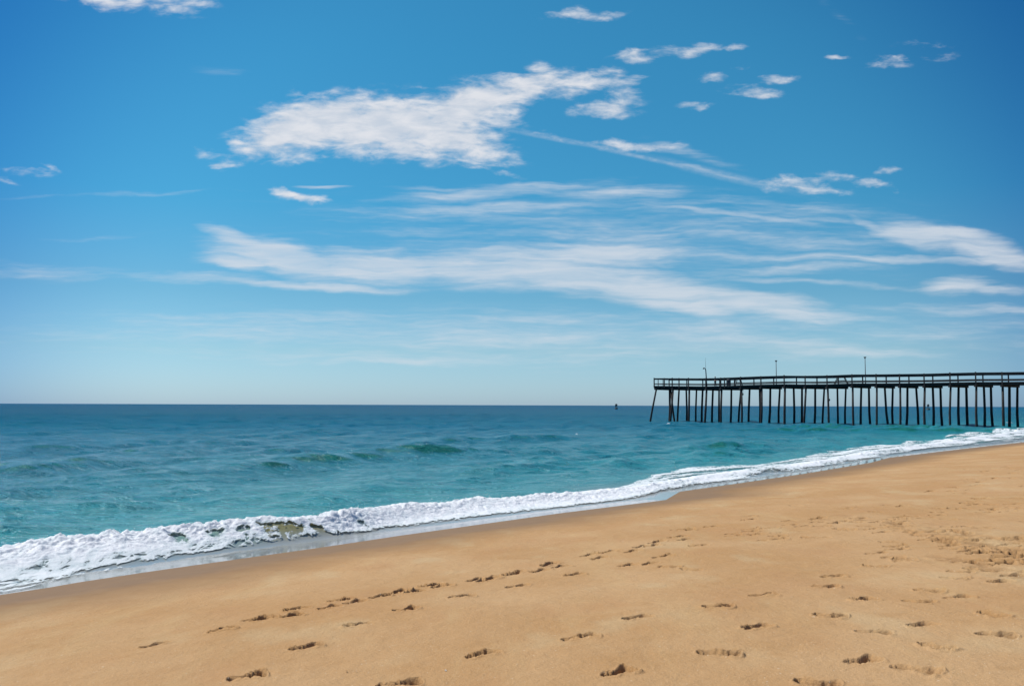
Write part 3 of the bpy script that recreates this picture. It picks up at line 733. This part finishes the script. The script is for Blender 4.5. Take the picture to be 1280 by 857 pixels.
bm = bmesh.new(); bmesh.ops.create_uvsphere(bm, u_segments=20, v_segments=12, radius=.112, matrix=Matrix.Translation((0, -.0, 1.605)) @ Matrix.Diagonal((.9, 1.0, 1.0, 1)))
for v in list(bm.verts):
    if v.co.y > .055 and v.co.z < 1.63 or v.co.z < 1.50: v.co.y *= .4; v.co.x *= .7
link_bm('hair', bm, simple('red_brown_hair', (.16, .055, .03), (.22, .08, .04), 30, .7), person, True)

# ------------------------------------------------------------------ distant buoys
buoy_m = simple('buoy_paint', (.03, .045, .045), (.06, .07, .065), 3, .6)
def buoy(px, ybase, hor, hpx, k, label):
    depth = H * F / (ybase - hor); d = ray(px, ybase); x = d.x / d.y * depth; m = depth / F
    root = empty('channel_buoy', (x, depth, 0), label, 'buoy', 'buoys far out near the horizon')
    ht = hpx * m
    bm = bmesh.new(); bm_tube(bm, [(0, 0, -.8), (0, 0, -.3), (0, 0, .75), (0, 0, 1.05)], [1.1 * k, 1.45 * k, 1.45 * k, 1.0 * k], 24); link_bm('float', bm, buoy_m, root, True)
    bm = bmesh.new()
    for i in range(4):
        a = R(45 + 90 * i); c, s_ = math.cos(a), math.sin(a)
        bm_tube(bm, [(c * .9, s_ * .9, 1.0), (c * .6, s_ * .6, ht - 1.6)], .09, 8)
        a2 = R(135 + 90 * i); bm_tube(bm, [(c * .9, s_ * .9, 1.1), (math.cos(a2) * .62, math.sin(a2) * .62, ht - 1.8)], .05, 6)
    link_bm('tower', bm, buoy_m, root)
    bm = bmesh.new(); bm_tube(bm, [(0, 0, ht - 1.9), (0, 0, ht - .45), (0, 0, ht - .3)], [.85, .85, .5], 20); link_bm('topmark', bm, buoy_m, root, True)
    bm = bmesh.new(); bm_tube(bm, [(0, 0, ht - .31), (0, 0, ht)], [.16, .13], 12); link_bm('lantern', bm, buoy_m, root, True)
buoy(770.3, 511.2, 506.5, 7.0, .75, 'dark buoy on the horizon in open water left of the pier end')
buoy(1160.3, 512.0, 507.7, 7.4, 1.0, 'dark broad based buoy seen between the pier pilings')

# ------------------------------------------------------------------ light and sky
SUN_EL = R(58); SUN_AZ = R(-70)     # over the sea, ahead and to the left of the walker
sd = bpy.data.lights.new('sun', 'SUN'); sd.energy = 4.3; sd.angle = R(.53); sd.color = (1, .96, .89)
sun = bpy.data.objects.new('sun', sd); COL.objects.link(sun)
dirv = Vector((math.sin(SUN_AZ) * math.cos(SUN_EL), math.cos(SUN_AZ) * math.cos(SUN_EL), math.sin(SUN_EL)))
sun.rotation_euler = dirv.to_track_quat('Z', 'Y').to_euler()
w = bpy.data.worlds.new('World'); w.cycles.sampling_method = 'MANUAL'; w.cycles.sample_map_resolution = 256; scene.world = w; w.use_nodes = True
k = NT(w.node_tree); bg = w.node_tree.nodes['Background']
sky = k.n.new('ShaderNodeTexSky'); sky.sky_type = 'NISHITA'; sky.sun_disc = False; sky.sun_elevation = SUN_EL; sky.sun_rotation = SUN_AZ
sky.air_density = 1.0; sky.dust_density = .4; sky.ozone_density = 2.2; sky.altitude = 0
tc = k.n.new('ShaderNodeTexCoord').outputs['Generated']
sep = k.n.new('ShaderNodeSeparateXYZ'); k.l.new(tc, sep.inputs[0])
el = sep.outputs[2]
cr_ = k.n.new('ShaderNodeValToRGB'); k.set(cr_.inputs[0], k.math('MULTIPLY', el, 2.))
els = cr_.color_ramp.elements
while len(els) < 5: els.new(.5)
for e_, (p_, c_) in zip(els, ((0., (.69, 1.0, 1.56)), (.12, (.62, .92, 1.16)), (.24, (.45, .85, 1.01)), (.44, (.27, .92, 1.08)), (.75, (.25, .98, 1.13)))):
    e_.position = p_; e_.color = (*c_, 1)
skc = k.mix(1., sky.outputs[0], cr_.outputs[0], 'MULTIPLY')
dt = k.n.new('ShaderNodeVectorMath'); dt.operation = 'DOT_PRODUCT'; k.l.new(tc, dt.inputs[0]); dt.inputs[1].default_value = (0, math.cos(R(5)), math.sin(R(5)))
skc = k.mix(1., skc, k.mix(k.mr(dt.outputs['Value'], .94, .80), (1, 1, 1), (.36, .52, .75)), 'MULTIPLY')
# sky chart: a tangent plane at the horizon straight out to sea (world directions only)
cp, sp = math.cos(PITCH), math.sin(PITCH)
fw = k.math('ADD', k.math('MULTIPLY', sep.outputs[1], cp), k.math('MULTIPLY', sep.outputs[2], sp))
upv = k.math('SUBTRACT', k.math('MULTIPLY', sep.outputs[2], cp), k.math('MULTIPLY', sep.outputs[1], sp))
fw = k.math('MAXIMUM', fw, .05)
cx = k.math('DIVIDE', sep.outputs[0], fw); cy = k.math('DIVIDE', upv, fw)
comb = k.n.new('ShaderNodeCombineXYZ'); k.set(comb.inputs[0], k.math('MULTIPLY_ADD', cx, 11.1, 6.40)); k.set(comb.inputs[1], k.math('MULTIPLY_ADD', cy, -11.1, 4.285))
Q = comb.outputs[0]    # units of 100 picture-sized steps: x to the right, y down
def warp(vec, scale, amt, stretch=(1, 1, 1)):
    n = k.n.new('ShaderNodeTexNoise'); k.set(n.inputs['Vector'], k.mapping(vec, scale=stretch)); n.inputs['Scale'].default_value = scale; n.inputs['Detail'].default_value = 4
    s = k.n.new('ShaderNodeVectorMath'); s.operation = 'SUBTRACT'; k.l.new(n.outputs['Color'], s.inputs[0]); s.inputs[1].default_value = (.5, .5, .5)
    t = k.n.new('ShaderNodeVectorMath'); t.operation = 'MULTIPLY'; k.l.new(s.outputs[0], t.inputs[0]); t.inputs[1].default_value = (amt[0], amt[1], 0)
    a = k.n.new('ShaderNodeVectorMath'); a.operation = 'ADD'; k.set(a.inputs[0], vec); k.l.new(t.outputs[0], a.inputs[1]); return a.outputs[0]
def blobs(Qv, lst):
    acc = None
    for (x, y, a, b, rot, st) in lst:
        m = k.mapping(Qv, loc=(x / 100, y / 100, 0), rot=(0, 0, R(rot)), scale=(a / 100, b / 100, 1), typ='TEXTURE')
        ln = k.n.new('ShaderNodeVectorMath'); ln.operation = 'LENGTH'; k.l.new(m, ln.inputs[0])
        v = k.mr(ln.outputs['Value'], 0., 1.45, st, 0.)
        acc = v if acc is None else k.math('MAXIMUM', acc, v)
    return acc
puffs = [(355, 168, 80, 26, -24, 1.5), (400, 158, 105, 36, -12, 1.75), (330, 178, 45, 12, -12, 1.1), (440, 176, 110, 20, 4, 1.2), (480, 158, 110, 40, -6, 1.75), (540, 165, 95, 36, 10, 1.6), (580, 188, 75, 18, 12, 1.), (500, 182, 100, 22, 8, 1.2), (580, 135, 105, 30, -14, 1.6), (615, 150, 50, 20, 0, .8),
         (660, 110, 90, 24, -8, 1.2), (720, 103, 65, 17, -5, 1.), (755, 90, 35, 9, -8, .7), (292, 180, 20, 6, 15, .8), (275, 207, 22, 5, -5, .7), (318, 203, 18, 5, -20, .6), (258, 190, 22, 12, 10, .35),
         (365, 119, 17, 8, 0, .6), (371, 245, 34, 8, 8, 1.2), (727, 17, 46, 9, -2, .9), (165, 2, 90, 16, 5, .85), (225, 10, 50, 18, 0, .6),
         (795, 71, 32, 10, -5, .95), (850, 62, 60, 9, -8, .8), (915, 57, 25, 5, -5, .7), (762, 133, 48, 13, -4, 1.0), (785, 108, 40, 16, 0, .6), (887, 95, 24, 7, 0, .6), (945, 116, 45, 9, 3, .8), (976, 99, 34, 7, -3, .65),
         (865, 133, 30, 6, 0, .55), (925, 84, 18, 4, 0, .5), (790, 181, 60, 8, 0, 1.0), (1110, 74, 50, 8, -5, .5), (1155, 54, 45, 6, -3, .34), (1170, 69, 28, 6, -12, .4), (1045, 70, 20, 4, 0, .45),
         (1095, 231, 36, 8, 10, .8), (1110, 214, 27, 6, -10, .55), (1000, 230, 60, 12, 5, .85), (1035, 220, 40, 10, -5, .6), (30, 218, 40, 8, 5, .5), (60, 213, 20, 5, 20, .4), (0, 230, 25, 5, 10, .5), (600, 212, 60, 4, 10, .5), (690, 172, 30, 5, 5, .4)]
Q1 = warp(warp(Q, 1.3, (.45, .30)), 5., (.14, .10))
mp = blobs(Q1, puffs)
np1 = k.noise(k.mapping(Q, rot=(0, 0, R(-10)), scale=(.9, 2.7, 1)), 2.8, 6, .57, .3); np2 = k.noise(k.mapping(Q, rot=(0, 0, R(15)), scale=(1., 2.6, 1)), 9., 4, .6, .3)
dp = k.math('ADD', mp, k.math('ADD', k.math('MULTIPLY', k.math('SUBTRACT', np1, .5), 2.1), k.math('MULTIPLY', k.math('SUBTRACT', np2, .5), .45)))
dp = k.mr(dp, .10, 1.30)
dp = k.math('MULTIPLY', dp, k.mr(mp, .02, .25))
streaks = [(300, 302, 55, 13, 18, 1.0), (360, 325, 110, 24, 12, 1.15), (300, 330, 60, 12, 5, .9), (470, 335, 150, 26, 3, 1.1), (600, 340, 150, 28, 3, 1.), (640, 318, 140, 16, -2, .75), (740, 318, 140, 20, 0, 1.0), (720, 345, 180, 28, 5, 1.15), (820, 362, 150, 26, 8, 1.15),
           (870, 382, 60, 18, 12, .9), (940, 378, 160, 18, 8, 1.0), (1040, 390, 120, 10, 5, .7), (1150, 290, 70, 22, 12, 1.05), (1210, 300, 75, 22, 14, 1.1), (1100, 282, 60, 8, 20, .7), (1250, 318, 60, 16, 10, 1.), (1100, 322, 300, 7, 1, .75),
           (1000, 335, 200, 9, -3, .55), (1200, 355, 50, 14, -5, .9), (1240, 360, 90, 8, 2, .7), (1000, 352, 250, 6, 2, .5), (1180, 385, 200, 10, 0, .5), (620, 240, 190, 12, -5, .7), (640, 258, 170, 10, -2, .7), (760, 240, 120, 12, 0, .6), (540, 236, 70, 4, 0, .6), (412, 234, 40, 3, 0, .75),
           (120, 246, 220, 4, -2, .3), (110, 298, 150, 5, -3, .2), (60, 340, 170, 14, 2, .36), (260, 350, 160, 10, 2, .55), (400, 357, 160, 7, 2, .85), (900, 216, 90, 5, 12, .6), (860, 190, 90, 10, 14, .35),
           (920, 270, 170, 6, 6, .6), (1000, 262, 200, 22, 8, .42), (790, 418, 70, 7, 0, .5), (1050, 22, 50, 9, 42, .18), (270, 88, 45, 9, 5, .2), (800, 290, 500, 60, 2, .42), (700, 420, 800, 44, 0, .5), (350, 400, 220, 9, 1, .5), (520, 452, 260, 8, -1, .48), (1050, 440, 240, 10, 1, .48)]
Q2 = warp(Q, .9, (.5, .22), (1, 2, 1))
Q2 = warp(Q2, 4., (.16, .06), (.6, 3, 1))
ms = blobs(Q2, streaks)
Q3 = warp(Q, 1.2, (.05, .05)); mc = blobs(Q3, [(810, 198, 190, 3, 12.5, .42), (700, 175, 90, 3, 11, .35), (900, 218, 90, 6, 14, .38)])
ns1 = k.noise(k.mapping(Q2, rot=(0, 0, R(-7)), scale=(.5, 5.5, 1)), 1.3, 5, .6, .2); ns2 = k.noise(k.mapping(Q, rot=(0, 0, R(-4)), scale=(.9, 9, 1)), 2.6, 5, .6, .3)
ds = k.math('ADD', ms, k.math('ADD', k.math('MULTIPLY', k.math('SUBTRACT', ns1, .5), .95), k.math('MULTIPLY', k.math('SUBTRACT', ns2, .5), .45)))
ds = k.math('MULTIPLY', k.mr(ds, .08, 1.0), k.mr(ms, .0, .3)); ds = k.math('MULTIPLY', ds, k.mr(ns1, .3, .68, .5, .80)); ds = k.math('MAXIMUM', ds, k.math('MULTIPLY', mc, k.mr(np2, .3, .7, .35, .75)))
ahead = k.mr(sep.outputs[1], .1, .3)
ds = k.math('MULTIPLY', ds, ahead); dp = k.math('MULTIPLY', k.math('MULTIPLY', dp, ahead), .9)
tex = k.mr(np2, .3, .7, .90, 1.04)
pc = k.mix(k.mr(np1, .35, .7), (6.2, 6.7, 7.5), (8.1, 8.1, 8.4))
sc = k.mix(ds, skc, (6.9, 7.3, 7.9)); sc = k.mix(dp, sc, pc)
k.set(bg.inputs[0], sc); bg.inputs[1].default_value = .1

scene.view_settings.view_transform = 'Standard'; scene.view_settings.look = 'None'; scene.view_settings.exposure = 0; scene.view_settings.gamma = 1
scene.render.engine = 'CYCLES'; scene.cycles.transparent_max_bounces = 8; scene.cycles.max_bounces = 6; scene.cycles.diffuse_bounces = 2; scene.cycles.glossy_bounces = 3
scene.render.resolution_x = 1024; scene.render.resolution_y = 685
